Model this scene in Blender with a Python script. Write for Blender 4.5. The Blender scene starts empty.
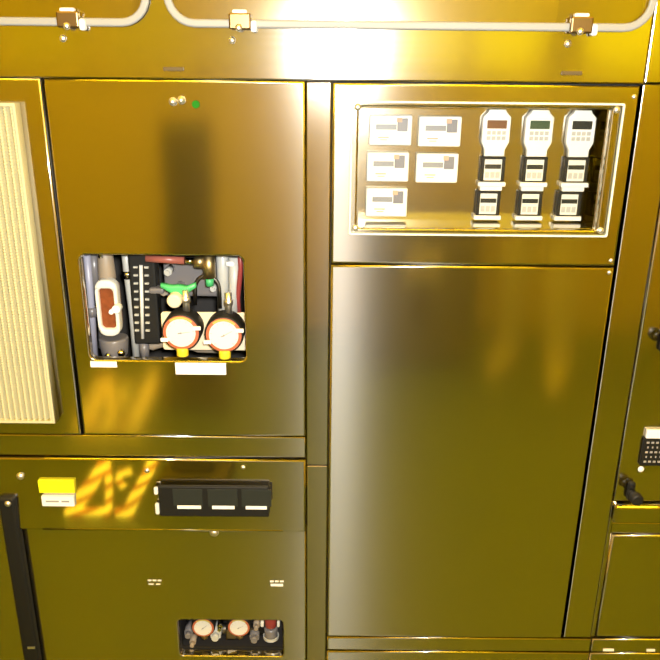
import bpy, bmesh, math, random
from mathutils import Vector, Matrix
random.seed(7)
S = bpy.context.scene
C = S.collection
PI = math.pi
EYE = 1.45                      # camera height above the floor; wall heights below are given in mm from it

# ------------------------------------------------------------------ camera, world, flash, room light, exposure
cam = bpy.data.objects.new('camera', bpy.data.cameras.new('camera'))
C.objects.link(cam)
RT, UP, FW = Vector((.99995, .00007, .00987)), Vector((-.0093, .3396, .94052)), Vector((.00329, .94057, -.33958))
cam.matrix_world = Matrix(((RT.x, UP.x, -FW.x, 0), (RT.y, UP.y, -FW.y, -1), (RT.z, UP.z, -FW.z, EYE), (0, 0, 0, 1)))
cam.data.sensor_width = 36
cam.data.lens = 750 / 660 * 36
cam.data.clip_start = .01
S.camera = cam

world = bpy.data.worlds.new('world')
S.world = world
world.use_nodes = True
world.node_tree.nodes['Background'].inputs[0].default_value = (1, .62, .02, 1)
world.node_tree.nodes['Background'].inputs[1].default_value = .03

FLASH_W = 85
fl = bpy.data.lights.new('camera_flash', 'SPOT')
fl.energy = FLASH_W
fl.color = (1, .985, .95)
fl.spot_size = math.radians(95)
fl.spot_blend = .6
fl.shadow_soft_size = .022
flo = bpy.data.objects.new('camera_flash', fl)
C.objects.link(flo)
flo.location = (.024, -.985, EYE + .03)
flo.rotation_euler = (math.radians(90 - 17), 0, 0)

LAMP_E = 17                     # strength of the yellow room lamps
LAMP_C = (1, .60, .008, 1)

S.view_settings.view_transform = 'Standard'
S.view_settings.look = 'None'
S.view_settings.exposure = 0
S.view_settings.gamma = 1
S.cycles.caustics_reflective = False
S.cycles.caustics_refractive = False
S.cycles.max_bounces = 10
S.cycles.sample_clamp_indirect = 6

# ------------------------------------------------------------------ materials
def base_mat(name):
    m = bpy.data.materials.new(name); m.use_nodes = True
    nt = m.node_tree
    return m, nt, nt.nodes['Principled BSDF']

def mat(name, col, rough=.5, metal=0, spec=.5, bump=0, bscale=200, vary=0, coat=0):
    m, nt, b = base_mat(name)
    b.inputs['Base Color'].default_value = (*col, 1)
    b.inputs['Roughness'].default_value = rough
    b.inputs['Metallic'].default_value = metal
    b.inputs['Specular IOR Level'].default_value = spec
    b.inputs['Coat Weight'].default_value = coat
    tc = nt.nodes.new('ShaderNodeTexCoord')
    n = nt.nodes.new('ShaderNodeTexNoise'); n.inputs['Scale'].default_value = bscale
    nt.links.new(tc.outputs['Object'], n.inputs['Vector'])
    if vary:
        mx = nt.nodes.new('ShaderNodeMix'); mx.data_type = 'RGBA'
        mx.inputs[6].default_value = (*[c * (1 - vary) for c in col], 1)
        mx.inputs[7].default_value = (*[min(1, c * (1 + vary)) for c in col], 1)
        nt.links.new(n.outputs['Fac'], mx.inputs[0]); nt.links.new(mx.outputs[2], b.inputs['Base Color'])
    if bump:
        bp = nt.nodes.new('ShaderNodeBump'); bp.inputs['Strength'].default_value = bump; bp.inputs['Distance'].default_value = .001
        nt.links.new(n.outputs['Fac'], bp.inputs['Height']); nt.links.new(bp.outputs['Normal'], b.inputs['Normal'])
    return m

def steel(name, col=(.60, .57, .52), rough=.11, aniso=.5, wave=.0003, grain=.012, rot=0.0, broad=.085):
    """brushed sheet: horizontal grain, slow waviness of thin sheet, faint grain in the gloss"""
    m, nt, b = base_mat(name)
    b.inputs['Base Color'].default_value = (*col, 1)
    b.inputs['Metallic'].default_value = 1
    b.inputs['Roughness'].default_value = rough
    b.inputs['Anisotropic'].default_value = aniso
    b.inputs['Anisotropic Rotation'].default_value = rot
    v = nt.nodes.new('ShaderNodeCombineXYZ'); v.inputs[2].default_value = 1
    nt.links.new(v.outputs[0], b.inputs['Tangent'])
    if broad:                   # the brushing: a second, wide lobe smeared across the grain
        gl = nt.nodes.new('ShaderNodeBsdfAnisotropic'); gl.inputs['Color'].default_value = (*col, 1)
        gl.inputs['Roughness'].default_value = .40; gl.inputs['Anisotropy'].default_value = .74
        vx = nt.nodes.new('ShaderNodeCombineXYZ'); vx.inputs[0].default_value = 1
        nt.links.new(vx.outputs[0], gl.inputs['Tangent'])
        ms = nt.nodes.new('ShaderNodeMixShader'); ms.inputs[0].default_value = broad
        nt.links.new(b.outputs[0], ms.inputs[1]); nt.links.new(gl.outputs[0], ms.inputs[2])
        nt.links.new(ms.outputs[0], nt.nodes['Material Output'].inputs[0])
    g = nt.nodes.new('ShaderNodeNewGeometry')
    mp = nt.nodes.new('ShaderNodeMapping'); mp.inputs['Scale'].default_value = (3, 3, 260)
    nt.links.new(g.outputs['Position'], mp.inputs['Vector'])
    n = nt.nodes.new('ShaderNodeTexNoise'); n.inputs['Scale'].default_value = 1; n.inputs['Detail'].default_value = 3
    nt.links.new(mp.outputs[0], n.inputs['Vector'])
    mr = nt.nodes.new('ShaderNodeMapRange')
    mr.inputs['To Min'].default_value = rough - grain; mr.inputs['To Max'].default_value = rough + grain
    nt.links.new(n.outputs['Fac'], mr.inputs['Value']); nt.links.new(mr.outputs[0], b.inputs['Roughness'])
    n2 = nt.nodes.new('ShaderNodeTexNoise'); n2.inputs['Scale'].default_value = 7; n2.inputs['Detail'].default_value = 1
    nt.links.new(g.outputs['Position'], n2.inputs['Vector'])
    bp = nt.nodes.new('ShaderNodeBump'); bp.inputs['Strength'].default_value = 1; bp.inputs['Distance'].default_value = wave
    nt.links.new(n2.outputs['Fac'], bp.inputs['Height']); nt.links.new(bp.outputs['Normal'], b.inputs['Normal'])
    return m

def clear(name, tint=(1, 1, 1), gloss=.08, rough=.03):
    """clear acrylic sheet: lets light straight through, a Fresnel gloss on top"""
    m = bpy.data.materials.new(name); m.use_nodes = True
    nt = m.node_tree; nt.nodes.clear()
    out = nt.nodes.new('ShaderNodeOutputMaterial')
    t = nt.nodes.new('ShaderNodeBsdfTransparent'); t.inputs[0].default_value = (*tint, 1)
    g = nt.nodes.new('ShaderNodeBsdfGlossy'); g.inputs['Roughness'].default_value = rough
    f = nt.nodes.new('ShaderNodeLayerWeight'); f.inputs['Blend'].default_value = .12
    a = nt.nodes.new('ShaderNodeMath'); a.operation = 'MULTIPLY_ADD'; a.inputs[1].default_value = .3; a.inputs[2].default_value = gloss
    nt.links.new(f.outputs['Facing'], a.inputs[0])
    mx = nt.nodes.new('ShaderNodeMixShader')
    nt.links.new(a.outputs[0], mx.inputs[0]); nt.links.new(t.outputs[0], mx.inputs[1]); nt.links.new(g.outputs[0], mx.inputs[2])
    nt.links.new(mx.outputs[0], out.inputs[0])
    return m

def emit(name, col, s):
    m = bpy.data.materials.new(name); m.use_nodes = True
    nt = m.node_tree; nt.nodes.clear()
    out = nt.nodes.new('ShaderNodeOutputMaterial'); e = nt.nodes.new('ShaderNodeEmission')
    e.inputs[0].default_value = col; e.inputs[1].default_value = s
    nt.links.new(e.outputs[0], out.inputs[0])
    return m

ST = steel('brushed_steel')
ST_HOOD = steel('brushed_steel_hood', rough=.13, wave=.0006)
ST_POST = steel('brushed_steel_post', broad=.02, rough=.10, aniso=.1, col=(.58, .53, .45))
ST_STRIP = steel('polished_steel_strip', rough=.05, aniso=.2, broad=.06, grain=.005, wave=.0006)
ST_BACK = steel('satin_steel', rough=.15, aniso=.3, broad=.04, col=(.62, .58, .5))
CHROME = mat('chrome', (.75, .73, .70), .13, 1, bump=.02)
SCREW = mat('screw_steel', (.85, .83, .79), .42, 1, bump=.02)
DARKSTEEL = mat('dark_steel', (.16, .15, .13), .35, 1, bump=.05)
BLACK = mat('black_plastic', (.011, .011, .010), .5, spec=.25, bump=.05)
GAP = mat('black_rubber_seal', (.01, .009, .007), .7, bump=.1)
INNER = mat('dark_compartment', (.022, .019, .016), .6, bump=.1)
WHITE = mat('white_plastic', (.80, .80, .77), .4, bump=.02)
OFFWHITE = mat('offwhite_plastic', (.72, .71, .64), .45, bump=.02)
LABELW = mat('white_label', (.84, .83, .80), .5)
LABELY = mat('yellow_label', (.85, .80, .01), .5)
GREYLCD = mat('grey_display', (.26, .27, .30), .25)
DARKLCD = mat('dark_lcd', (.022, .025, .022), .4, spec=.25)
BROWNLCD = mat('brown_lcd', (.16, .07, .03), .3)
GREENLCD = mat('green_lcd', (.04, .075, .045), .3)
KEYS = mat('grey_keys', (.42, .42, .40), .5)
INK = mat('grey_ink', (.30, .28, .26), .7)
REDINK = mat('red_ink', (.62, .36, .26), .7)
GASKET = mat('grey_gasket', (.28, .28, .265), .55, bump=.1)
CREAM = mat('cream_plate', (.72, .62, .42), .5, bump=.05)
BRONZE = mat('dark_bronze', (.22, .15, .07), .35, 1, bump=.03)
TAN = mat('tan_plastic', (.30, .24, .17), .5, bump=.05)
BRASS = mat('brass', (.55, .42, .20), .42, 1, bump=.03)
YELLOWP = mat('yellow_plastic', (.75, .58, .03), .4)
GREENP = mat('green_plastic', (.06, .42, .14), .4)
REDT = mat('red_tube', (.26, .04, .035), .35)
PINKT = mat('pink_tube', (.34, .10, .07), .35)
AMBER = mat('amber_glass', (.20, .055, .018), .3, spec=.3, vary=.4, bscale=150)
GREYT = mat('grey_tube', (.46, .46, .42), .35, bump=.02)
GREYB = mat('grey_bowl', (.16, .15, .15), .3, bump=.02)
DIAL = mat('white_dial', (.62, .62, .58), .5)
REDB = mat('red_band', (.40, .11, .05), .5)
OLIVEB = mat('olive_band', (.40, .38, .08), .5)
PLEAT = mat('pleated_filter_media', (.52, .48, .28), .8, bump=.3, bscale=400, vary=.06)
LEDG = emit('green_led_lens', (.12, .8, .06, 1), .5)
PANE = clear('amber_window_pane', (.84, .72, .06), .20, .16)
ACR = clear('clear_acrylic', (.97, .97, .95), .02, .05)
ACRE = mat('acrylic_edge', (.62, .66, .56), .25)
WALLM = mat('cleanroom_wall_paint', (.80, .70, .46), .6, bump=.05, bscale=60, vary=.02)
FLOORM = mat('green_grey_vinyl_floor', (.135, .205, .26), .4, bump=.05, bscale=30, vary=.08)
CEILM = mat('ceiling_tile', (.80, .76, .60), .7, bump=.1, bscale=40)
LAMPM = emit('yellow_lamp_diffuser', LAMP_C, LAMP_E)
LITM = emit('lit_yellow_window', (1, .72, .004, 1), 1.75)
GLOW_ADD = emit('added_dim_yellow_glow', (1, .62, .004, 1), .85)  # glowing pane added to brighten what the header's left side mirrors
GREYC = mat('grey_enamel', (.20, .20, .19), .5, bump=.05)
DGREY = mat('dark_grey_enamel', (.12, .12, .10), .45, bump=.05)
SUIT = mat('white_coverall_cloth', (.78, .77, .74), .8, bump=.3, bscale=60)
SKINM = mat('skin', (.62, .40, .30), .5)

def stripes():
    m, nt, b = base_mat('glowing_orange_yellow_stripes')
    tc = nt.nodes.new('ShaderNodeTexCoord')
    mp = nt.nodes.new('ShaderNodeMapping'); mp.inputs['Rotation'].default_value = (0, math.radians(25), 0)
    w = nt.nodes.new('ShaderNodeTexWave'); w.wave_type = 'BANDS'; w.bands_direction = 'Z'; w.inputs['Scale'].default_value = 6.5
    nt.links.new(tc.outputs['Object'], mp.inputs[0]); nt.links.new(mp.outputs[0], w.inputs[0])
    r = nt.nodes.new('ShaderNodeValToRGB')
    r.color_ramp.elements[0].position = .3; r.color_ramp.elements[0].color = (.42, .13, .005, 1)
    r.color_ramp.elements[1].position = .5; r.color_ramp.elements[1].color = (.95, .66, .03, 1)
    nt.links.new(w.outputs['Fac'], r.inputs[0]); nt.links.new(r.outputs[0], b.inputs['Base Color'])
    nt.links.new(r.outputs[0], b.inputs['Emission Color']); b.inputs['Emission Strength'].default_value = 2.2  # added glow on a barrier that is no lamp, brightens its mirror image
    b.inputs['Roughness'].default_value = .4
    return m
STRIPE_GLOW = stripes()

# ------------------------------------------------------------------ geometry helpers (metres)
def w(X, Z, y=0.):              # wall point in mm (X along the wall, Z from eye height) at depth y metres behind the front plane
    return Vector((X / 1000, y, EYE + Z / 1000))

class MB:
    def __init__(self): self.bm = bmesh.new()
    def _add(self, tmp, smooth=None):
        if smooth is not None:
            for f in tmp.faces: f.smooth = smooth
        me = bpy.data.meshes.new('tmp'); tmp.to_mesh(me); tmp.free()
        self.bm.from_mesh(me); bpy.data.meshes.remove(me)
        return self
    def box(self, a, b, bev=0., seg=2):
        t = bmesh.new(); bmesh.ops.create_cube(t, size=1)
        a, b = Vector(a), Vector(b)
        for v in t.verts:
            v.co = Vector([(a[i] + b[i]) / 2 + v.co[i] * abs(b[i] - a[i]) for i in range(3)])
        if bev: bmesh.ops.bevel(t, geom=t.edges[:], offset=bev, segments=seg, profile=.5, affect='EDGES')
        return self._add(t, False)
    def wbox(self, X0, X1, Z0, Z1, y0, y1, bev=0., seg=2):
        return self.box(w(X0, Z0, y0), w(X1, Z1, y1), bev, seg)
    def cyl(self, p, q, r, r2=None, seg=24, bev=0.):
        p, q = Vector(p), Vector(q); d = q - p
        t = bmesh.new(); bmesh.ops.create_cone(t, cap_ends=True, segments=seg, radius1=r, radius2=r if r2 is None else r2, depth=d.length)
        if bev:
            es = [e for e in t.edges if any(len(f.verts) > 4 for f in e.link_faces)]
            bmesh.ops.bevel(t, geom=es, offset=bev, segments=2, profile=.5, affect='EDGES')
        for f in t.faces: f.smooth = len(f.verts) == 4
        M = Matrix.Translation((p + q) / 2) @ d.to_track_quat('Z', 'Y').to_matrix().to_4x4()
        t.transform(M); return self._add(t)
    def dome(self, p, r, h, axis=(0, -1, 0), seg=20):
        t = bmesh.new(); bmesh.ops.create_uvsphere(t, u_segments=seg, v_segments=12, radius=1)
        bmesh.ops.delete(t, geom=[v for v in t.verts if v.co.z < -.01], context='VERTS')
        bmesh.ops.holes_fill(t, edges=t.edges[:], sides=0)
        M = Matrix.Translation(Vector(p)) @ Vector(axis).to_track_quat('Z', 'Y').to_matrix().to_4x4() @ Matrix.Diagonal((r, r, h, 1))
        t.transform(M); return self._add(t, True)
    def ball(self, p, r):
        t = bmesh.new(); bmesh.ops.create_uvsphere(t, u_segments=20, v_segments=14, radius=1)
        r = r if isinstance(r, (tuple, list)) else (r, r, r)
        t.transform(Matrix.Translation(Vector(p)) @ Matrix.Diagonal((*r, 1))); return self._add(t, True)
    def ring(self, p, axis, prof, seg=40, a0=0., a1=2 * PI):
        """lathe a profile of (radius, offset along axis) round axis at p; closed profile"""
        t = bmesh.new(); full = abs(a1 - a0 - 2 * PI) < 1e-6; n = seg if full else seg + 1
        rows = []
        for i in range(n):
            a = a0 + (a1 - a0) * i / seg
            rows.append([t.verts.new((r * math.cos(a), r * math.sin(a), h)) for r, h in prof])
        m = len(prof)
        for i in range(seg):
            A, B = rows[i], rows[(i + 1) % n]
            for j in range(m):
                t.faces.new((A[j], B[j], B[(j + 1) % m], A[(j + 1) % m]))
        if not full:
            t.faces.new(rows[0][::-1]); t.faces.new(rows[-1])
        bmesh.ops.recalc_face_normals(t, faces=t.faces[:])
        M = Matrix.Translation(Vector(p)) @ Vector(axis).to_track_quat('Z', 'Y').to_matrix().to_4x4()
        t.transform(M); return self._add(t, len(prof) > 6)
    def tube(self, pts, r, seg=12):
        pts = [Vector(p) for p in pts]
        t = bmesh.new(); rows = []; N = len(pts)
        up = None
        for i, p in enumerate(pts):
            d = (pts[min(i + 1, N - 1)] - pts[max(i - 1, 0)]).normalized()
            if up is None: up = d.orthogonal().normalized()
            up = (up - d * up.dot(d)).normalized(); s = d.cross(up)
            rr = r[i] if isinstance(r, (list, tuple)) else r
            rows.append([t.verts.new(p + rr * (math.cos(2 * PI * k / seg) * up + math.sin(2 * PI * k / seg) * s)) for k in range(seg)])
        for A, B in zip(rows, rows[1:]):
            for k in range(seg):
                f = t.faces.new((A[k], A[(k + 1) % seg], B[(k + 1) % seg], B[k])); f.smooth = True
        t.faces.new(rows[0][::-1]); t.faces.new(rows[-1])
        bmesh.ops.recalc_face_normals(t, faces=t.faces[:])
        return self._add(t)
    def build(self, name, m, parent=None):
        me = bpy.data.meshes.new(name); self.bm.to_mesh(me); self.bm.free()
        return link(name, me, m, parent)

def link(name, me, m, parent=None):
    if m: me.materials.clear(); me.materials.append(m)
    o = bpy.data.objects.new(name, me); C.objects.link(o)
    if parent is not None: adopt(o, parent)
    return o

def world_of(o):
    m = Matrix.Translation(o.location) @ o.rotation_euler.to_matrix().to_4x4()
    return world_of(o.parent) @ m if o.parent else m

def adopt(o, parent):           # geometry is written in world metres; shift it into the parent's frame
    o.parent = parent
    o.data.transform(world_of(parent).inverted())

def tag(o, label, cat, group=None):
    o['label'] = label; o['category'] = cat
    if group: o['group'] = group
    return o

def thing(name, label, cat, loc, group=None):
    o = bpy.data.objects.new(name, None); C.objects.link(o); o.location = loc; o.empty_display_size = .05
    return tag(o, label, cat, group)

def struct(o):
    o['kind'] = 'structure'; return o

def copy_thing(root, loc, label):
    r = root.copy(); C.objects.link(r); r.location = loc; r['label'] = label
    for ch in list(root.children):
        c = ch.copy(); C.objects.link(c); c.parent = r
        for g in list(ch.children):
            d = g.copy(); C.objects.link(d); d.parent = c
    return r

def rrect(X0, X1, Z0, Z1, r=0., n=6):
    if r <= 0: return [(X0, Z0), (X1, Z0), (X1, Z1), (X0, Z1)]
    out = []
    for cx, cz, a in ((X1 - r, Z0 + r, -90), (X1 - r, Z1 - r, 0), (X0 + r, Z1 - r, 90), (X0 + r, Z0 + r, 180)):
        for k in range(n + 1):
            t = math.radians(a + 90 * k / n); out.append((cx + r * math.cos(t), cz + r * math.sin(t)))
    return out

def plate(name, outlines, y, th, bev, m, parent=None, seg=3):
    """sheet-metal plate: outer outline and holes (mm on the wall), front face at depth y, thickness th, rounded rims"""
    cu = bpy.data.curves.new(name, 'CURVE'); cu.dimensions = '2D'; cu.fill_mode = 'BOTH'
    for pts in outlines:
        sp = cu.splines.new('POLY'); sp.points.add(len(pts) - 1); sp.use_cyclic_u = True
        for p, (X, Z) in zip(sp.points, pts): p.co = (X / 1000, Z / 1000, 0, 1)
    cu.bevel_depth = bev; cu.bevel_resolution = seg; cu.offset = -bev; cu.extrude = max(0, th / 2 - bev)
    tmp = bpy.data.objects.new('tmp', cu); C.objects.link(tmp)
    dg = bpy.context.evaluated_depsgraph_get()
    me = bpy.data.meshes.new_from_object(tmp.evaluated_get(dg))
    bpy.data.objects.remove(tmp); bpy.data.curves.remove(cu)
    me.transform(Matrix.Translation((0, y + th / 2, EYE)) @ Matrix.Rotation(PI / 2, 4, 'X'))
    b = bmesh.new(); b.from_mesh(me)
    bmesh.ops.remove_doubles(b, verts=b.verts[:], dist=1e-6)
    bmesh.ops.recalc_face_normals(b, faces=b.faces[:])
    for f in b.faces: f.smooth = abs(f.normal.y) < .995 and bev > 0
    b.to_mesh(me); b.free(); me.name = name
    return link(name, me, m, parent)

# ------------------------------------------------------------------ the room behind the camera
RX0, RX1, RY0, RY1, RH = -2.6, 2.6, -3.05, .62, 2.75
struct(MB().box((RX0, RY0, -.05), (RX1, RY1, 0)).build('floor', FLOORM))
struct(MB().box((RX0, RY0, RH), (RX1, RY1, RH + .05)).build('ceiling', CEILM))
struct(MB().box((RX0 - .08, RY0, 0), (RX0, RY1, RH)).build('wall_left', WALLM))
struct(MB().box((RX1, RY0, 0), (RX1 + .08, RY1, RH)).build('wall_right', WALLM))
struct(MB().box((RX0, RY1, 0), (RX1, RY1 + .08, RH)).build('wall_front', WALLM))
# back wall: one glazed opening on to a lit yellow aisle, one added glow
WZ0, WZ1 = 1.36, 2.2
bw = MB()
bw.box((RX0, RY0 - .08, 0), (RX1, RY0, WZ0)).box((RX0, RY0 - .08, WZ1), (RX1, RY0, RH))
for a, b in ((RX0, -2.2), (-.15, .15), (2.3, RX1)): bw.box((a, RY0 - .08, WZ0), (b, RY0, WZ1))
struct(bw.build('wall_back', WALLM))
for nm, a, b, m in (('window_1', .15, 2.3, LITM), ('added_glow_window', -2.2, -.15, GLOW_ADD)):
    wf = MB()
    for k in range(5):
        x = a + (b - a) * k / 4
        wf.box((x - .02, RY0 - .06, WZ0), (x + .02, RY0 + .01, WZ1))
    wf.box((a, RY0 - .06, WZ0), (b, RY0 + .01, WZ0 + .04)).box((a, RY0 - .06, WZ1 - .04), (b, RY0 + .01, WZ1))
    wn = struct(wf.build(nm, WALLM))
    MB().box((a, RY0 - .075, WZ0), (b, RY0 - .07, WZ1)).build('window_pane', m, wn)

# ceiling lamps
lamp0 = None
for i, (x, y) in enumerate([(-1.3, -.9), (0, -.9), (1.3, -.9), (-1.3, -2.6), (0, -2.6), (1.3, -2.6)]):
    if lamp0 is None:
        t = thing('ceiling_lamp', '', 'lamp', (x, y, RH), 'yellow ceiling lamps')
        MB().box((x - .62, y - .15, RH - .07), (x + .62, y + .15, RH), .006).build('housing', GREYC, t)
        MB().box((x - .60, y - .13, RH - .078), (x + .60, y + .13, RH - .066), .004).build('diffuser', LAMPM, t)
        lamp0 = t
    else: t = copy_thing(lamp0, (x, y, RH), '')
    t['label'] = 'long yellow cleanroom lamp on the ceiling, %s, %s' % (('near the steel cabinets', 'over the far aisle')[i // 3], ('beside the left wall', 'in the middle', 'beside the right wall')[i % 3])

# grey cabinet mirrored in the right-hand door
t = thing('storage_cabinet', 'low grey storage cabinet with a pale notice, mirrored in the large steel door', 'cabinet', (.45, -2.72, 0))
MB().box((.17, -2.95, .04), (.73, -2.5, .74), .008).build('body', GREYC, t)
MB().box((.19, -2.93, 0), (.71, -2.53, .05)).build('plinth', DGREY, t)
MB().box((.37, -2.503, .47), (.55, -2.495, .60), .001).build('notice', LABELW, t)
MB().box((.42, -2.507, .22), (.50, -2.49, .46), .002).build('slot', DGREY, t)

# dark stand mirrored in the left-hand door
t = thing('equipment_stand', 'tall dark grey equipment stand, mirrored beneath the latch of the left steel door', 'stand', (-.585, -2.15, 0))
MB().box((-.68, -2.25, .08), (-.49, -2.05, 1.22), .02).build('column', DGREY, t)
MB().box((-.73, -2.33, .0), (-.43, -1.97, .08), .01).build('base', DGREY, t)

# striped floor barrier, given its own glow, mirrored in the tilted strip
t = thing('glowing_striped_barrier', 'orange and yellow striped low barrier with an added glow, mirrored beside the yellow and white labels', 'barrier', (-.9, -1.88, 0))
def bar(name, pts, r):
    return MB().tube([(x, y, z) for x, y, z in pts], r, 10).build(name, STRIPE_GLOW, t)
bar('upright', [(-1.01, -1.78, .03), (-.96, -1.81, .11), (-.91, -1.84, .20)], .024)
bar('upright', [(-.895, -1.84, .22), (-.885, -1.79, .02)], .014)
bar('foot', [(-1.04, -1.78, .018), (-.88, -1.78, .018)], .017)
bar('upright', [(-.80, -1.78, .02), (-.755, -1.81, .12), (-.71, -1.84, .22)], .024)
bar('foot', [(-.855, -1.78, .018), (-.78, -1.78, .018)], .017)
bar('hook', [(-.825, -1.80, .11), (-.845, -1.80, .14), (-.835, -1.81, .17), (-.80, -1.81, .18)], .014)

# ------------------------------------------------------------------ hood above: header sheet and viewing windows
def win_outline(X0, X1, grow=0, r=36):
    return rrect(X0 - grow, X1 + grow, 36 - grow, 400 + grow, r + grow)
t = thing('equipment_hood', 'brushed steel hood with two round-cornered windows above the cabinets', 'hood', w(0, -24))
plate('header_panel', [rrect(-620, 398, -25.5, 440), win_outline(-560, -221, -4), win_outline(-203, 398, -4)], 0, .016, .002, ST_HOOD, t)
hb = MB(); hb.wbox(-620, 399, -24, 440, .40, .42)
hb.wbox(-620, -612, -24, 440, .02, .40).wbox(391, 399, -24, 440, .02, .40).wbox(-620, 399, 432, 440, .02, .40).wbox(-620, 399, -24, -16, .02, .40)
hb.build('chamber', mat('cream_chamber', (.75, .76, .50), .5, bump=.05), t)
for X in (-210, 292): MB().wbox(X, X + 26, -16, -11, -.002, .001, .0008).build('brown_mark', mat('dark_brown', (.10, .07, .025), .6, spec=.2), t)  # two thin dark brown rectangles on the header

MB().wbox(399.5, 443, -24.5, 440, .002, .05, .0015).build('side_stile', ST_HOOD, t)

def clamp(parent, X):
    c = MB().wbox(X - 14, X + 13, 33, 52, -.013, -.003, .002).build('clamp', BRONZE, parent)
    MB().wbox(X - 10, X + 8, 50, 56, -.011, -.001, .002).wbox(X + 12, X + 20, 30, 44, -.012, 0, .003).build('clip_ear', WHITE, c)
    MB().dome(w(X - 2, 35, -.0125), .0045, .004).build('screw', SCREW, c)
    MB().dome(w(X - 12, 21, 0), .0045, .004).build('stud', SCREW, c)
for nm, lb, X0, X1, cl in (('viewing_window', 'amber viewing window with grey gasket and one clamp, above the cream pleated filter', -560, -221, (-320,)),
                           ('viewing_window', 'wide amber viewing window with grey gasket and two clamps, above the control cabinet', -203, 398, (-110, 308))):
    t = thing(nm, lb, 'window', w((X0 + X1) / 2, 36), 'hood viewing windows')
    plate('gasket', [win_outline(X0, X1, 1), win_outline(X0, X1, -9)], -.0062, .006, .0028, GASKET, t)
    plate('pane', [win_outline(X0, X1, -8)], .001, .004, 0, PANE, t)
    for X in cl: clamp(t, X)

# ------------------------------------------------------------------ left upper cabinet: door with instrument window, filter panel
CD = .40                        # cabinet depth
t = thing('gas_cabinet', 'upper left steel cabinet whose door has an instrument window with two dials', 'cabinet', w(-330, -568))
cb = MB().wbox(-618, -34, -566, -30, .30, .31)
cb.wbox(-618, -612, -566, -30, .02, .30).wbox(-40, -34, -566, -30, .02, .30).wbox(-618, -34, -36, -30, .02, .30).wbox(-618, -34, -566, -560, .02, .30)
cb.build('carcass', INNER, t)
plate('seal', [rrect(-618, -32, -568, -27), rrect(-348, -108, -418, -246), rrect(-600, -408, -496, -66)], .017, .004, 0, GAP, t)
door = plate('door', [rrect(-362.5, -31.5, -531, -26.5), rrect(-340, -117, -410, -255, 9)], 0, .016, .003, ST, t)
plate('filter_panel', [rrect(-618, -367, -531, -26.5), rrect(-596, -399, -502, -60)], 0, .016, .003, ST, t)
# pleated filter, standing a little proud of its panel
f = bmesh.new(); pitch = 8.4
prof = [(0, -.004), (.30, -.015), (.5, -.0165), (.70, -.015)]
xs = [(-600 + pitch * (k + a), d) for k in range(24) for a, d in prof] + [(-600 + pitch * 24, -.004), (-600 + pitch * 24, .012)]
xs = [(-600, .012)] + xs
nz = 220; rows = []
for X, d in xs:
    rows.append([f.verts.new(w(X, -500 + 440 * j / nz, d + (.0012 if j % 2 and d < -.01 else 0))) for j in range(nz + 1)])
for A, B in zip(rows, rows[1:]):
    for j in range(nz): f.faces.new((A[j], B[j], B[j + 1], A[j + 1]))
for e in (0, nz): f.faces.new([r[e] for r in rows])
bmesh.ops.recalc_face_normals(f, faces=f.faces[:])
me = bpy.data.meshes.new('pleated_filter'); f.to_mesh(me); f.free()
link('pleated_filter', me, PLEAT, t)['label'] = 'cream pleated filter'
plate('filter_frame', [rrect(-604, -396, -504, -56), rrect(-600, -399.5, -500, -60)], -.0172, .018, .0006, PLEAT, t)
# latch with two buttons, green lamp
MB().dome(w(-200, -53, 0), .0055, .007).dome(w(-189, -51, 0), .0055, .008).build('latch', SCREW, door)
MB().cyl(w(-171, -56, 0), w(-171, -56, -.003), .0048, bev=.001).dome(w(-171, -56, -.003), .004, .003).build('green_lamp', LEDG, door)['label'] = 'small lit green lamp'
MB().wbox(-341, -303, -421, -412, -.0012, 0).build('label_strip', LABELW, door)
MB().wbox(-219, -146, -431, -413, -.0012, 0).build('label_strip', LABELW, door)
plate('bottom_rail', [rrect(-618, -31.5, -569, -534)], .004, .014, .002, ST, t)

# ------------------------------------------------------------------ instruments behind the square opening
# filter-regulator with amber sight glass
def P(X, Z, y):                 # point seen over wall mark (X,Z) but standing y metres deeper
    return w(X, Z, y)
t = thing('sight_glass_regulator', 'grey regulator with an amber sight glass in a white oval frame', 'regulator', w(-318, -425, .05))
MB().cyl(w(-322, -263, .055), w(-322, -305, .055), .011, .013, bev=.002).cyl(w(-323, -250, .055), w(-323, -264, .055), .006).build('top_cap', TAN, t)
MB().cyl(w(-323, -256, .036), w(-323, -268, .036), .0035).build('bleed_screw', CHROME, t)
fr = plate('frame', [rrect(-335, -303, -386, -300, 13), rrect(-330, -309, -374, -313, 6)], .030, .020, .004, OFFWHITE, t)
MB().wbox(-333, -306, -377, -310, .038, .062, .003).build('sight_glass', AMBER, t)
MB().cyl(w(-311, -345, .034), w(-311, -345, .022), .0035).cyl(w(-303, -340, .034), w(-303, -340, .018), .006, bev=.001).build('thumb_screw', WHITE, t)
MB().cyl(w(-322, -396, .058), w(-322, -425, .058), .022, .019, bev=.003).build('bowl', GREYB, t)
MB().cyl(w(-306, -418, .040), w(-306, -437, .040), .005).ball(w(-306, -413, .036), .006).ball(w(-326, -418, .036), .005).build('drain_fitting', CHROME, t)
MB().cyl(w(-344, -260, .07), w(-344, -330, .07), .009).cyl(w(-337, -340, .075), w(-346, -420, .075), .006).build('side_pipe', GREYB, t)

t = thing('vertical_pipe', 'pale grey vertical pipe beside the amber sight glass regulator', 'pipe', w(-293, -435, .085))
MB().tube([w(-301, -235, .085), w(-300, -300, .085), w(-297, -370, .085), w(-297, -440, .085)], .0065).build('pipe', GREYT, t)
MB().cyl(w(-300, -300, .085), w(-300, -312, .085), .009, seg=6).build('union_nut', CHROME, t)

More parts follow.
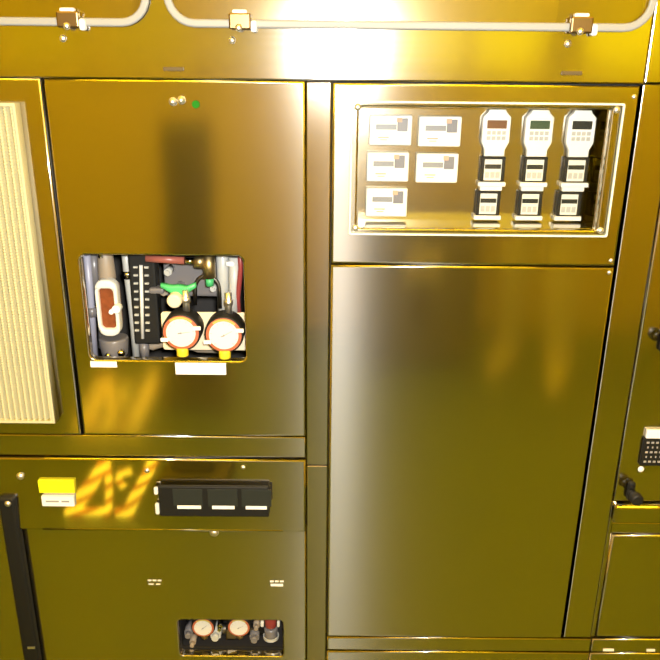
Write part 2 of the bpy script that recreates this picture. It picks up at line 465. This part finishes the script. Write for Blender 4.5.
# rotameter: clear tube, white scale with ticks
t = thing('flow_tube', 'dark flow tube with a white ladder scale, in the middle of the instrument window', 'flow meter', w(-276, -420, .055))
MB().wbox(-291, -252, -408, -268, .058, .085, .003).build('body', BLACK, t)
MB().cyl(w(-272, -284, .057), w(-278, -398, .057), .0026).build('scale_line', OFFWHITE, t)
tk = MB()
for k in range(9):
    X, Z = -271.8 - 6 * k / 9, -287 - 12.2 * k
    tk.wbox(X - 11, X - 5, Z - 1.3, Z + 1.3, .0545, .058).wbox(X + 5, X + 11, Z - 1.3, Z + 1.3, .0545, .058)
tk.build('scale_ticks', GREYT, t)
MB().cyl(w(-280, -408, .07), w(-280, -432, .07), .008, seg=6).build('end_fitting', GREYB, t)

t = thing('pipe_line', 'dull red horizontal tube with a brass end fitting, near the top of the instrument window', 'pipe', w(-225, -276, .05))
MB().tube([w(-262, -272, .05), w(-207, -275, .05)], .0055).build('tube', PINKT, t)
MB().cyl(w(-207, -275, .05), w(-192, -276, .05), .005).build('ferrule', CHROME, t)
MB().cyl(w(-192, -276, .05), w(-178, -277, .05), .010, seg=6).cyl(w(-172, -266, .05), w(-172, -300, .05), .009, seg=12).build('brass_fitting', BRASS, t)
MB().tube([w(-172, -300, .05), w(-172, -312, .05)], .006).build('green_sleeve', GREENP, t)

t = thing('needle_valve', 'needle valve with green wing handle and cream knob', 'valve', w(-218, -325, .05))
wing = [(-242, -300), (-225, -303), (-216, -302), (-205, -304), (-192, -299), (-191, -306), (-203, -314), (-212, -318), (-224, -318), (-236, -310), (-243, -306)]
plate('wing_handle', [[(a + 3, b - 3) for a, b in wing]], .026, .012, .004, GREENP, t)
MB().cyl(w(-218, -325, .012), w(-218, -325, .058), .0105, bev=.003).build('knob', CREAM, t)
MB().cyl(w(-218, -318, .034), w(-218, -318, .07), .007).build('spindle', CHROME, t)
MB().wbox(-262, -240, -326, -317, .05, .07, .003).build('valve_body', GREYB, t)

t = thing('manifold_block', 'dark grey manifold block with small fittings, deep behind the green wing handle', 'manifold', w(-205, -345, .12))
MB().wbox(-250, -165, -345, -290, .10, .14, .004).build('block', GREYB, t)
for X, Z, r, m in ((-238, -300, .006, GREYT), (-246, -330, .007, TAN), (-228, -338, .005, GREYT), (-180, -300, .006, TAN), (-172, -325, .005, GREYT)):
    MB().cyl(w(X, Z, .10), w(X, Z, .075), r, seg=6).cyl(w(X, Z, .078), w(X, Z, .070), r * .6).build('fitting', m, t)
t = thing('drain_hose', 'brown-grey hose running across the bottom of the instrument window', 'hose', w(-250, -432, .08))
MB().tube([w(-300, -415, .09), w(-270, -422, .085), w(-235, -408, .08), w(-200, -425, .085), w(-150, -428, .09)], .006).build('hose', TAN, t)
t = thing('edge_pipe', 'pale lavender-grey pipe against the filter-side edge of the instrument window', 'pipe', w(-352, -432, .07))
MB().tube([w(-350, -250, .06), w(-351, -330, .06), w(-354, -432, .06)], .0055).build('pipe', mat('lavender_tube', (.33, .33, .40), .35), t)
MB().cyl(w(-351, -350, .06), w(-351, -364, .06), .0085, seg=6).build('union_nut', GREYB, t)

t = thing('hose_loop', 'thin curved black hose looping behind the two dial gauges', 'hose', w(-180, -340, .06))
pts = [w(-197 + 0, -345, .06)]
for k in range(13):
    a = PI - PI * k / 12
    pts.append(w(-178 + 18 * math.cos(a), -322 + 22 * math.sin(a), .062))
pts.append(w(-160, -350, .06))
MB().tube(pts, .003).build('hose', DARKSTEEL, t)

t = thing('manifold_pipe', 'pale thick vertical pipe with a red tube beside it, at the window edge', 'pipe', w(-148, -345, .06))
MB().tube([w(-155, -235, .07), w(-155, -300, .07), w(-156, -362, .07)], .0095).build('pipe', GREYT, t)
MB().tube([w(-136, -270, .055), w(-137, -310, .055), w(-140, -352, .05)], .008).build('pipe_branch', GREYT, t)
MB().wbox(-147, -135, -282, -275, .045, .06, .002).build('clip', WHITE, t)
MB().tube([w(-127, -235, .05), w(-126, -285, .048), w(-132, -330, .05), w(-131, -352, .05)], .0038).build('red_tube', REDT, t)

# gauges and their plate
plate_o = plate('gauge_plate', [rrect(-246, -114, -412, -352, 5)], .046, .004, .0015, CREAM)
tag(plate_o, 'cream mounting plate behind the two white dial gauges', 'plate')
def gauge(X, Z, y, R, label, group, ang, big=True):
    c = w(X, Z, y); k = R / 20.
    t = thing('pressure_gauge', label, 'gauge', w(X, Z - 30 * k, y), group)
    A = (0, -1, 0); f = c + Vector((0, -.0, 0))
    MB().ring(c, A, [(.0262 * k, -.034 * k), (.0275 * k, -.030 * k), (.0275 * k, -.004 * k), (.0262 * k, -.001 * k), (.024 * k, -.001 * k), (.024 * k, -.010 * k), (.010 * k, -.034 * k)], 40).build('case', BLACK, t)
    MB().ring(c, A, [(.0200 * k, -.004 * k), (.0252 * k, -.004 * k), (.0248 * k, 0), (.0205 * k, .0005 * k)], 40).build('bezel', REDB, t)
    MB().ring(c, A, [(.0212 * k, 0), (.0238 * k, 0), (.0238 * k, .0012 * k), (.0212 * k, .0012 * k)], 16, PI * .25, PI * .72).build('range_band', OLIVEB, t)
    d = MB().cyl(c + Vector((0, .006 * k, 0)), c + Vector((0, -.0008 * k, 0)), .0205 * k, seg=40).build('dial', DIAL, t)
    n = MB()
    for i in range(11):
        a = math.radians(225 - 27 * i)
        p = c + Vector((math.cos(a) * .0165 * k, -.0010 * k, math.sin(a) * .0165 * k)); q = c + Vector((math.cos(a) * .0192 * k, -.0010 * k, math.sin(a) * .0192 * k))
        n.cyl(p, q, .00025 * k, seg=6)
    n.build('graduations', INK, d)
    a = math.radians(ang); v = Vector((math.cos(a), 0, math.sin(a)))
    MB().tube([c - v * .004 * k + Vector((0, -.0015 * k, 0)), c + v * .013 * k + Vector((0, -.0015 * k, 0))], [.0007 * k, .0003 * k], 6).cyl(c + Vector((0, 0, 0)), c + Vector((0, -.0022 * k, 0)), .0014 * k, seg=12).build('needle', INK, d)
    if big:
        for s, dz in ((-1, -.010), (1, .008)):
            p = c + Vector((s * .0235, -.001, dz)); MB().box(p - Vector((.0055, .003, .0028)), p + Vector((.0055, .001, .0028)), .001).build('limit_pointer', WHITE, t)
        MB().cyl(c + Vector((0, .004, -.024)), c + Vector((0, .004, -.036)), .0085, bev=.001).build('lock_tab', YELLOWP, t)
        MB().cyl(c + Vector((.006, .020, .024)), c + Vector((.006, .020, .058)), .0048).cyl(c + Vector((.006, .020, .040)), c + Vector((.006, .020, .047)), .0068, seg=6).build('stem', SCREW, t)
    else:
        MB().cyl(c + Vector((0, .012, -.010)), c + Vector((0, .012, -.030)), .006, seg=6).build('stem', BRASS, t)
    return t
gauge(-209, -369, .004, 20.5, 'white dial gauge with red ring, under the green valve handle', 'dial gauges in the instrument window', 8)
gauge(-148, -372, .004, 20.5, 'white dial gauge with red ring, below the pale thick pipe', 'dial gauges in the instrument window', 28)

# ------------------------------------------------------------------ lower left cabinet
t = thing('base_cabinet', 'lower left steel cabinet with a black display box and a row of two small gauges', 'cabinet', w(-330, -1440))
cb = MB().wbox(-618, -36, -1440, -576, .30, .31)
cb.wbox(-618, -612, -1440, -576, .03, .30).wbox(-42, -36, -1440, -576, .03, .30).wbox(-618, -36, -582, -576, .03, .30).wbox(-618, -36, -1440, -1434, .03, .30)
cb.build('carcass', INNER, t)
plate('front_panel', [rrect(-618, -31.5, -1435, -688), rrect(-243, -69, -946, -871, 7)], 0, .016, .002, ST, t)
plate('seal', [rrect(-618, -32, -1436, -571), rrect(-243, -69, -946, -871, 7)], .020, .004, 0, GAP, t)
TILT = math.radians(5)
strip = plate('sloped_strip', [rrect(-618, -31.5, -692, -571)], 0, .012, .003, ST_STRIP, t)
pv = Matrix.Translation(w(0, -571, 0)) @ Matrix.Rotation(-TILT, 4, 'X') @ Matrix.Translation(-w(0, -571, 0))
Mi = world_of(t); strip.data.transform(Mi.inverted() @ pv @ Mi)
def sy(Z): return -math.tan(TILT) * (-571 - Z) / 1000      # front of the sloped strip at height Z
rb = MB().cyl(w(-439, -690, -.008), w(-67, -690, -.008), .0028, seg=12).build('bend_line', ST_STRIP, t)
for X, Z, r in ((-465, -601, .006), (-272, -590, .004), (-126, -583, .0035), (-175, -700, .0075)):
    y = sy(Z) if Z > -692 else 0
    MB().dome(w(X, Z, y), r, r * .8).build('screw', SCREW, t)
s = sy(-615)
MB().wbox(-437, -383, -626, -605, sy(-605) - .006, sy(-605) - .0005).build('yellow_label', LABELY, t)['label'] = 'yellow sticker'
wl = MB().wbox(-434, -385, -648, -631, sy(-631) - .006, sy(-631) - .0005).build('white_label', LABELW, t)
wl['label'] = 'white sticker with a faint printed line'
MB().wbox(-428, -408, -641, -638, sy(-631) - .0064, sy(-631) - .0055).wbox(-404, -392, -641, -638, sy(-631) - .0064, sy(-631) - .0055).build('print_line', INK, wl)
for X, a in ((-275, 0), (-78, 1)):
    q = MB()
    for k in range(3): q.wbox(X - 11 + 8 * k, X - 5 + 8 * k, -794, -791.5, -.0008, .0004)
    if a: q.wbox(X - 10, X + 10, -802, -798, -.0008, .0004)
    else: q.wbox(X - 10, X - 2, -801, -799, -.0008, .0004).wbox(X + 2, X + 9, -801, -799, -.0008, .0004)
    q.build('engraved_mark', LABELW if a else OFFWHITE, t)
# long black pull bar at the left edge
h = MB().wbox(-500, -474, -1300, -632, -.016, -.0005, .005, 3).build('pull_bar', BLACK, t)
h['label'] = 'long vertical black pull bar'
MB().dome(w(-484, -641, -.016), .005, .004).build('screw', SCREW, h)
MB().wbox(-489, -477, -918, -914, -.017, -.0155).build('screw', SCREW, h)

# black readout box
t = thing('readout_box', 'long black display box with three white tags on the lower left cabinet', 'display', w(-171, -662, -.01))
MB().wbox(-254, -87, -661, -608, -.017, -.0105, .002).build('housing', BLACK, t)
for k, X in enumerate((-208, -155, -104)):
    MB().wbox(X - 24, X + 21, -642, -612, -.0178, -.0168, .0005).build('display', DARKLCD, t)
    MB().wbox(X - 18, X + 18 - 2 * k, -646, -640.5, -.0185, -.0168).build('tag', LABELW, t)
for z0, z1 in ((-624, -612), (-659, -640)): MB().wbox(-261, -254.5, z0, z1, -.016, -.0095, .002).build('side_terminal', OFFWHITE, t)

# small instrument window at the bottom
t = thing('instrument_recess', 'dark recessed pocket holding two small gauges, low in the left cabinet', 'recess', w(-156, -948, .03))
q = MB().wbox(-250, -62, -960, -860, .075, .08); q.wbox(-250, -62, -864, -860, .024, .075).wbox(-250, -62, -960, -956, .024, .075).wbox(-250, -246, -960, -860, .024, .075).wbox(-66, -62, -960, -860, .024, .075)
q.build('pocket', INNER, t)
MB().cyl(w(-240, -928, .045), w(-100, -928, .045), .010).wbox(-170, -150, -940, -918, .03, .05, .003).build('manifold', DARKSTEEL, t)
for X, Z, r, m in ((-232, -922, .008, GREYB), (-186, -926, .010, GREYT), (-178, -908, .005, CHROME), (-120, -930, .009, GREYB), (-116, -905, .006, TAN), (-226, -942, .006, TAN)):
    MB().cyl(w(X, Z, .052), w(X, Z, .026), r, seg=6).cyl(w(X, Z, .028), w(X, Z, .018), r * .6).build('fitting', m, t)
gauge(-204, -898, .012, 14.5, 'small white gauge at the far end of the low pocket, away from the red regulator', 'small gauges in the low pocket', 40, False)
gauge(-144, -897, .012, 14.5, 'small white gauge next to the red topped regulator in the low pocket', 'small gauges in the low pocket', 30, False)
t = thing('small_regulator', 'small regulator with dark red cap and clear bowl in the low pocket', 'regulator', w(-92, -946, .03))
MB().cyl(w(-92, -884, .032), w(-92, -910, .032), .010, bev=.002).build('cap', REDT, t)
for a, b in ((-109, -103), (-81, -76)): MB().wbox(a, b, -905, -894, .022, .04, .002).build('side_port', OFFWHITE, t)
MB().cyl(w(-92, -912, .032), w(-92, -938, .032), .012, .010, bev=.003).build('bowl', GREYB, t)
MB().ring(w(-92, -932, .032), (0, 0, 1), [(.0118, -.002), (.0135, -.002), (.0135, .003), (.0118, .003)], 24).build('guard_ring', GREYT, t)

# ------------------------------------------------------------------ corner post
po = thing('cabinet_post', 'narrow vertical steel post between the left cabinets and the control cabinet', 'post', w(-14, -1440))
MB().wbox(-30, 2, -1440, -582, .003, .30, .0015).wbox(-30, 2, -580.5, -27, .003, .30, .0015).build('post_sheet', ST_POST, po)

# ------------------------------------------------------------------ control cabinet on the right
t = thing('control_cabinet', 'tall steel control cabinet with a clear covered instrument recess over a plain door', 'cabinet', w(200, -1440))
cb = MB().wbox(6, 396, -1440, -30, .30, .31)
cb.wbox(6, 10, -1440, -30, .03, .30).wbox(392, 396, -1440, -30, .03, .30)
cb.build('carcass', INNER, t)
plate('seal', [rrect(3, 400, -1436, -27), rrect(36, 364, -216, -55)], .018, .004, 0, GAP, t)
fas = plate('fascia', [rrect(4, 394, -264, -28), rrect(38, 362, -214, -57, 2)], 0, .016, .003, ST, t)
dr = plate('door', [rrect(4, 394, -903, -266)], 0, .016, .003, ST, t)
plate('plinth_rail', [rrect(4, 445, -932, -905.5)], .001, .014, .0025, ST, t)
plate('plinth', [rrect(4, 445, -1436, -935)], .001, .014, .0025, ST, t)
MB().wbox(398.5, 443, -903, -26, .002, .05, .0015).build('side_stile', ST, t)
pk = MB().wbox(36, 364, -216, -55, .058, .062)
pk.build('recess_back', ST_BACK, t)
MB().wbox(360, 362.5, -214, -57, .010, .058).wbox(37.5, 40, -214, -57, .010, .058).wbox(38, 362, -216, -213.5, .010, .058).wbox(38, 362, -57.5, -55, .010, .058).build('recess_liner', ST_BACK, t)
cv = plate('cover', [rrect(27, 377, -223, -49, 3)], -.005, .0045, .0008, ACR, t)
plate('cover_rim', [rrect(27, 377, -223, -49, 3), rrect(30, 374, -220, -52, 2)], -.0054, .0050, .0012, ACRE, cv)
for X, Z in ((366, -57), (366, -213), (36, -57), (36, -213)):
    MB().dome(w(X, Z, -.005), .0045, .0035).build('screw', SCREW, cv)
for X, Z in ((388, -41), (388, -256), (388, -273)):
    MB().dome(w(X, Z, 0), .003, .0022).build('rivet', SCREW, fas if Z > -262 else dr)

# white flow monitors on the left of the recess
def flow_monitor(X, Z, label):
    t = thing('flow_monitor', label, 'flow monitor', w(X, Z, .058), 'white flow monitors behind the clear cover')
    MB().wbox(X - 29, X + 29, Z - 20, Z + 20, .048, .0575, .002).build('case', WHITE, t)
    MB().wbox(X - 20, X + 8, Z + 1, Z + 8, .0472, .0485, .0004).build('display', GREYLCD, t)
    kp = MB().wbox(X + 9, X + 23, Z - 1, Z + 16, .0468, .0485, .0006).build('key_block', mat('slate_keys', (.17, .17, .2), .4) if 'slate_keys' not in bpy.data.materials else bpy.data.materials['slate_keys'], t)
    MB().wbox(X + 8, X + 15, Z + 11, Z + 17, .0464, .0480, .0004).build('red_mark', REDINK, kp)
    MB().wbox(X - 17, X - 2, Z - 10, Z - 8.2, .0475, .0484).wbox(X - 14, X - 4, Z - 13.2, Z - 11.8, .0475, .0484).build('caption', REDINK, t)
    return t
fm = flow_monitor(83, -90, 'white flow monitor in the top row, nearest the glare')
copy_thing(fm, w(150, -91, .058), 'white flow monitor in the top row, beside the tall white controllers')
copy_thing(fm, w(81, -139, .058), 'white flow monitor in the middle row, under the one nearest the glare')
copy_thing(fm, w(149, -140, .058), 'white flow monitor in the middle row, with nothing mounted below it')
copy_thing(fm, w(81, -188, .058), 'white flow monitor alone in the bottom row')

# octagonal controllers and square switches in three columns
def controller(X, Z, label, lcd, lcdname):
    t = thing('flow_controller', label, 'controller', w(X, Z, .058), 'white controllers on top of the columns')
    oc = [(X - 11, Z + 31), (X + 11, Z + 31), (X + 13, Z + 27), (X + 19, Z + 21), (X + 19, Z - 12), (X + 14, Z - 22), (X + 14, Z - 31), (X - 14, Z - 31), (X - 14, Z - 22), (X - 19, Z - 12), (X - 19, Z + 21), (X - 13, Z + 27)]
    plate('case', [oc], .046, .012, .002, WHITE, t)
    MB().wbox(X - 13, X + 13.5, Z + 6, Z + 17, .0450, .0465, .0004).build('display', lcd, t)
    ks = MB()
    for r in range(2):
        for k in range(4): ks.wbox(X - 12.5 + 6.8 * k, X - 7.5 + 6.8 * k, Z - 2 - 7 * r, Z + 3 - 7 * r, .0447, .0465, .0004)
    ks.build('keys', KEYS, t)
    return t
cols = ((226, 'first'), (284, 'middle'), (341, 'last'))
lc = (BROWNLCD, GREENLCD, DARKLCD)
for (X, nm), m, lb in zip(cols, lc, ('octagonal white controller with a brownish display', 'octagonal white controller with a greenish display', 'octagonal white controller with a blackish display, nearest the recess side')):
    controller(X, -92, lb, m, nm)
def switch(X, Z, label, adaptor):
    t = thing('pressure_switch', label, 'pressure switch', w(X, Z, .058), 'square digital switches behind the clear cover')
    plate('bezel', [rrect(X - 16.5, X + 16.5, Z - 17, Z + 17, 1), rrect(X - 12, X + 12, Z - 15.5, Z + 13.5, 1)], .047, .0105, .001, BLACK, t)
    MB().wbox(X - 12.5, X + 12.5, Z - 16, Z + 14, .0495, .0573).build('face', OFFWHITE, t)
    MB().wbox(X - 11, X + 11, Z + .5, Z + 6.5, .0484, .0500, .0003).build('display', DARKLCD, t)
    ks = MB()
    for k in range(3): ks.wbox(X - 10 + 7.2 * k, X - 4.4 + 7.2 * k, Z - 12, Z - 4, .0484, .0500, .0004)
    ks.build('keys', KEYS, t)
    MB().wbox(X - 19, X + 19, Z - 23.5, Z - 17.3, .046, .0575, .001).build('bracket', WHITE, t)
    if adaptor: MB().wbox(X - 15.5, X + 15.5, Z - 30, Z - 23.6, .050, .0575, .001).build('adaptor', WHITE, t)
    return t
lab = {(0, 0): 'square black-rimmed switch directly under the brownish display', (1, 0): 'square black-rimmed switch directly under the greenish display', (2, 0): 'square black-rimmed switch directly under the blackish display',
       (0, 1): 'square black-rimmed switch lowest in the column nearest the flow monitors', (1, 1): 'square black-rimmed switch lowest in the middle column', (2, 1): 'square black-rimmed switch lowest in the column by the recess side'}
upper, lower = switch(226, -140.5, lab[0, 0], True), switch(223.5, -187.5, lab[0, 1], False)
for i in (1, 2):
    copy_thing(upper, w((226, 284, 341)[i], -140.5, .058), lab[i, 0])
    copy_thing(lower, w((223.5, 282, 337)[i], -187.5, .058), lab[i, 1])

# ------------------------------------------------------------------ side cabinet at the right edge
t = thing('side_cabinet', 'steel side cabinet with two black knobs at the edge beside the tall stile', 'cabinet', w(560, -1440))
MB().wbox(450, 700, -1440, 300, .05, .40).build('carcass', DARKSTEEL, t)
plate('upper_panel', [rrect(444.5, 700, -638, 300)], 0, .016, .003, ST, t)
MB().wbox(446, 700, -676, -642, -.006, .03, .006, 4).build('ledge', ST_STRIP, t)
MB().wbox(446, 700, -700, -678, .004, .03, .003, 3).build('lower_lip', ST_STRIP, t)
plate('lower_panel', [rrect(452, 700, -900, -701)], .001, .014, .003, ST, t)
plate('plinth_rail', [rrect(447, 700, -932, -905.5)], .001, .014, .0025, ST, t)
plate('plinth', [rrect(447, 700, -1436, -935)], .001, .014, .0025, ST, t)
MB().wbox(444, 451, -902, -640, .004, .03, .001).build('inner_stile', ST_POST, t)
for X, Z in ((478, -372), (466, -616)):
    k = MB().wbox(X - 5.5, X + 5.5, Z - 16, Z + 16, -.009, 0, .004, 3).cyl(w(X, Z, -.006), w(X, Z, -.024), .006).build('knob', BLACK, t)
    MB().cyl(w(X, Z, -.020), w(X, Z, -.034), .0095, bev=.003).build('knob_head', BLACK, k)
dp_ = MB().wbox(473, 512, -572, -527, -.006, 0, .001).build('data_plate', BLACK, t)
MB().wbox(475, 512, -526, -512, -.006, 0, .001).build('plate_header', LABELW, dp_)
q = MB()
for r in range(5):
    for k in range(5): q.wbox(477 + 7 * k + (r % 2) * 2, 481 + 7 * k, -534 - 8 * r, -531 - 8 * r, -.0066, -.0055)
q.build('plate_print', INK, dp_)
MB().dome(w(478, -581, 0), .005, .003).build('rivet', LABELW, t)

for X, Wd in ((476, 18), (547, 14)):
    MB().wbox(X - Wd / 2, X + Wd / 2, -929, -925, -.0002, .0012).build('tag', LABELW, t)

# ------------------------------------------------------------------ person in white coverall (mirrored in the big door)
def person(loc, label):
    t = thing('person', label, 'person', loc)
    V = {'hip': (0, 0, .92), 'belly': (0, 0, 1.08), 'chest': (0, .01, 1.30), 'neck': (0, .01, 1.46), 'head0': (0, .03, 1.55), 'head1': (0, .035, 1.64), 'top': (0, .02, 1.71),
         'hl': (-.09, 0, .86), 'kl': (-.11, .03, .48), 'al': (-.12, -.01, .10), 'fl': (-.135, .10, .045), 'tl': (-.145, .19, .035),
         'hr': (.09, 0, .86), 'kr': (.13, .06, .48), 'ar': (.15, .06, .10), 'fr': (.18, .17, .045), 'tr': (.20, .25, .035),
         'sl': (-.19, .0, 1.38), 'el': (-.25, .03, 1.10), 'wl': (-.20, .22, 1.00), 'sr': (.19, .0, 1.38), 'er': (.25, .03, 1.10), 'wr': (.18, .22, .98)}
    Rd = {'hip': .145, 'belly': .14, 'chest': .155, 'neck': .06, 'head0': .085, 'head1': .105, 'top': .06, 'h': .10, 'k': .072, 'a': .055, 'f': .05, 't': .04, 's': .07, 'e': .052, 'w': .04}
    E_ = [('hip', 'belly'), ('belly', 'chest'), ('chest', 'neck'), ('neck', 'head0'), ('head0', 'head1'), ('head1', 'top')]
    for s in 'lr': E_ += [('hip', 'h' + s), ('h' + s, 'k' + s), ('k' + s, 'a' + s), ('a' + s, 'f' + s), ('f' + s, 't' + s), ('chest', 's' + s), ('s' + s, 'e' + s), ('e' + s, 'w' + s)]
    keys = list(V)
    def skin(name, V, keys, E_, rad, m, parent, sub=2):
        me = bpy.data.meshes.new(name)
        me.from_pydata([V[k] for k in keys], [(keys.index(a), keys.index(b)) for a, b in E_], [])
        o = bpy.data.objects.new(name, me); C.objects.link(o)
        o.modifiers.new('s', 'SKIN'); sk = me.skin_vertices[0] if me.skin_vertices else None
        if sk is None:
            bpy.context.view_layer.update(); bm = bmesh.new(); bm.from_mesh(me); bm.verts.layers.skin.verify(); bm.to_mesh(me); bm.free(); sk = me.skin_vertices[0]
        for i, k in enumerate(keys):
            r = rad(k); sk.data[i].radius = (r, r); sk.data[i].use_root = i == 0
        u = o.modifiers.new('u', 'SUBSURF'); u.levels = u.render_levels = sub
        dg = bpy.context.evaluated_depsgraph_get()
        nm = bpy.data.meshes.new_from_object(o.evaluated_get(dg)); bpy.data.objects.remove(o)
        for f in nm.polygons: f.use_smooth = True
        p = link(name, nm, m); p.parent = parent
        return p
    skin('body', V, keys, E_, lambda k: Rd.get(k, Rd.get(k[0], .05)), SUIT, t)
    # face opening with eyes and mask, gloved hands
    hd = MB().ball((0, .095, 1.635), (.062, .05, .06)); fc = hd.build('face', SKINM); fc.parent = t
    e = MB()
    for s in (-1, 1): e.ball((s * .025, .143, 1.648), (.011, .006, .006))
    e = e.build('eyes', INNER); e.parent = fc
    mk = MB().ball((0, .112, 1.598), (.055, .045, .042)).build('mask', SUIT); mk.parent = t
    for s, wx in ((-1, -.20), (1, .18)):
        W0 = Vector((wx, .22, 1.0 if s < 0 else .98))
        HV = {'a': W0, 'b': W0 + Vector((0, .08, -.01))}; HE = [('a', 'b')]
        for i, (dx, L) in enumerate(((-.032, .060), (-.011, .070), (.010, .066), (.030, .052))):
            HV['f%d' % i] = W0 + Vector((dx, .09, -.012)); HV['g%d' % i] = W0 + Vector((dx * 1.2, .09 + L * .55, -.02)); HV['h%d' % i] = W0 + Vector((dx * 1.25, .09 + L * .9, -.045))
            HE += [('b', 'f%d' % i), ('f%d' % i, 'g%d' % i), ('g%d' % i, 'h%d' % i)]
        HV['t0'] = W0 + Vector((-s * .042, .055, 0)); HV['t1'] = W0 + Vector((-s * .055, .095, -.015)); HE += [('b', 't0'), ('t0', 't1')]
        skin('glove', HV, list(HV), HE, lambda k: {'a': .028, 'b': .034}.get(k, .009), SUIT, t, 1)
    return t
pp = person((1.0, -2.42, .0), 'person in a white cleanroom coverall with hood and mask, mirrored in the large steel door')
pp.rotation_euler = (0, 0, math.radians(35))

bpy.context.view_layer.update()
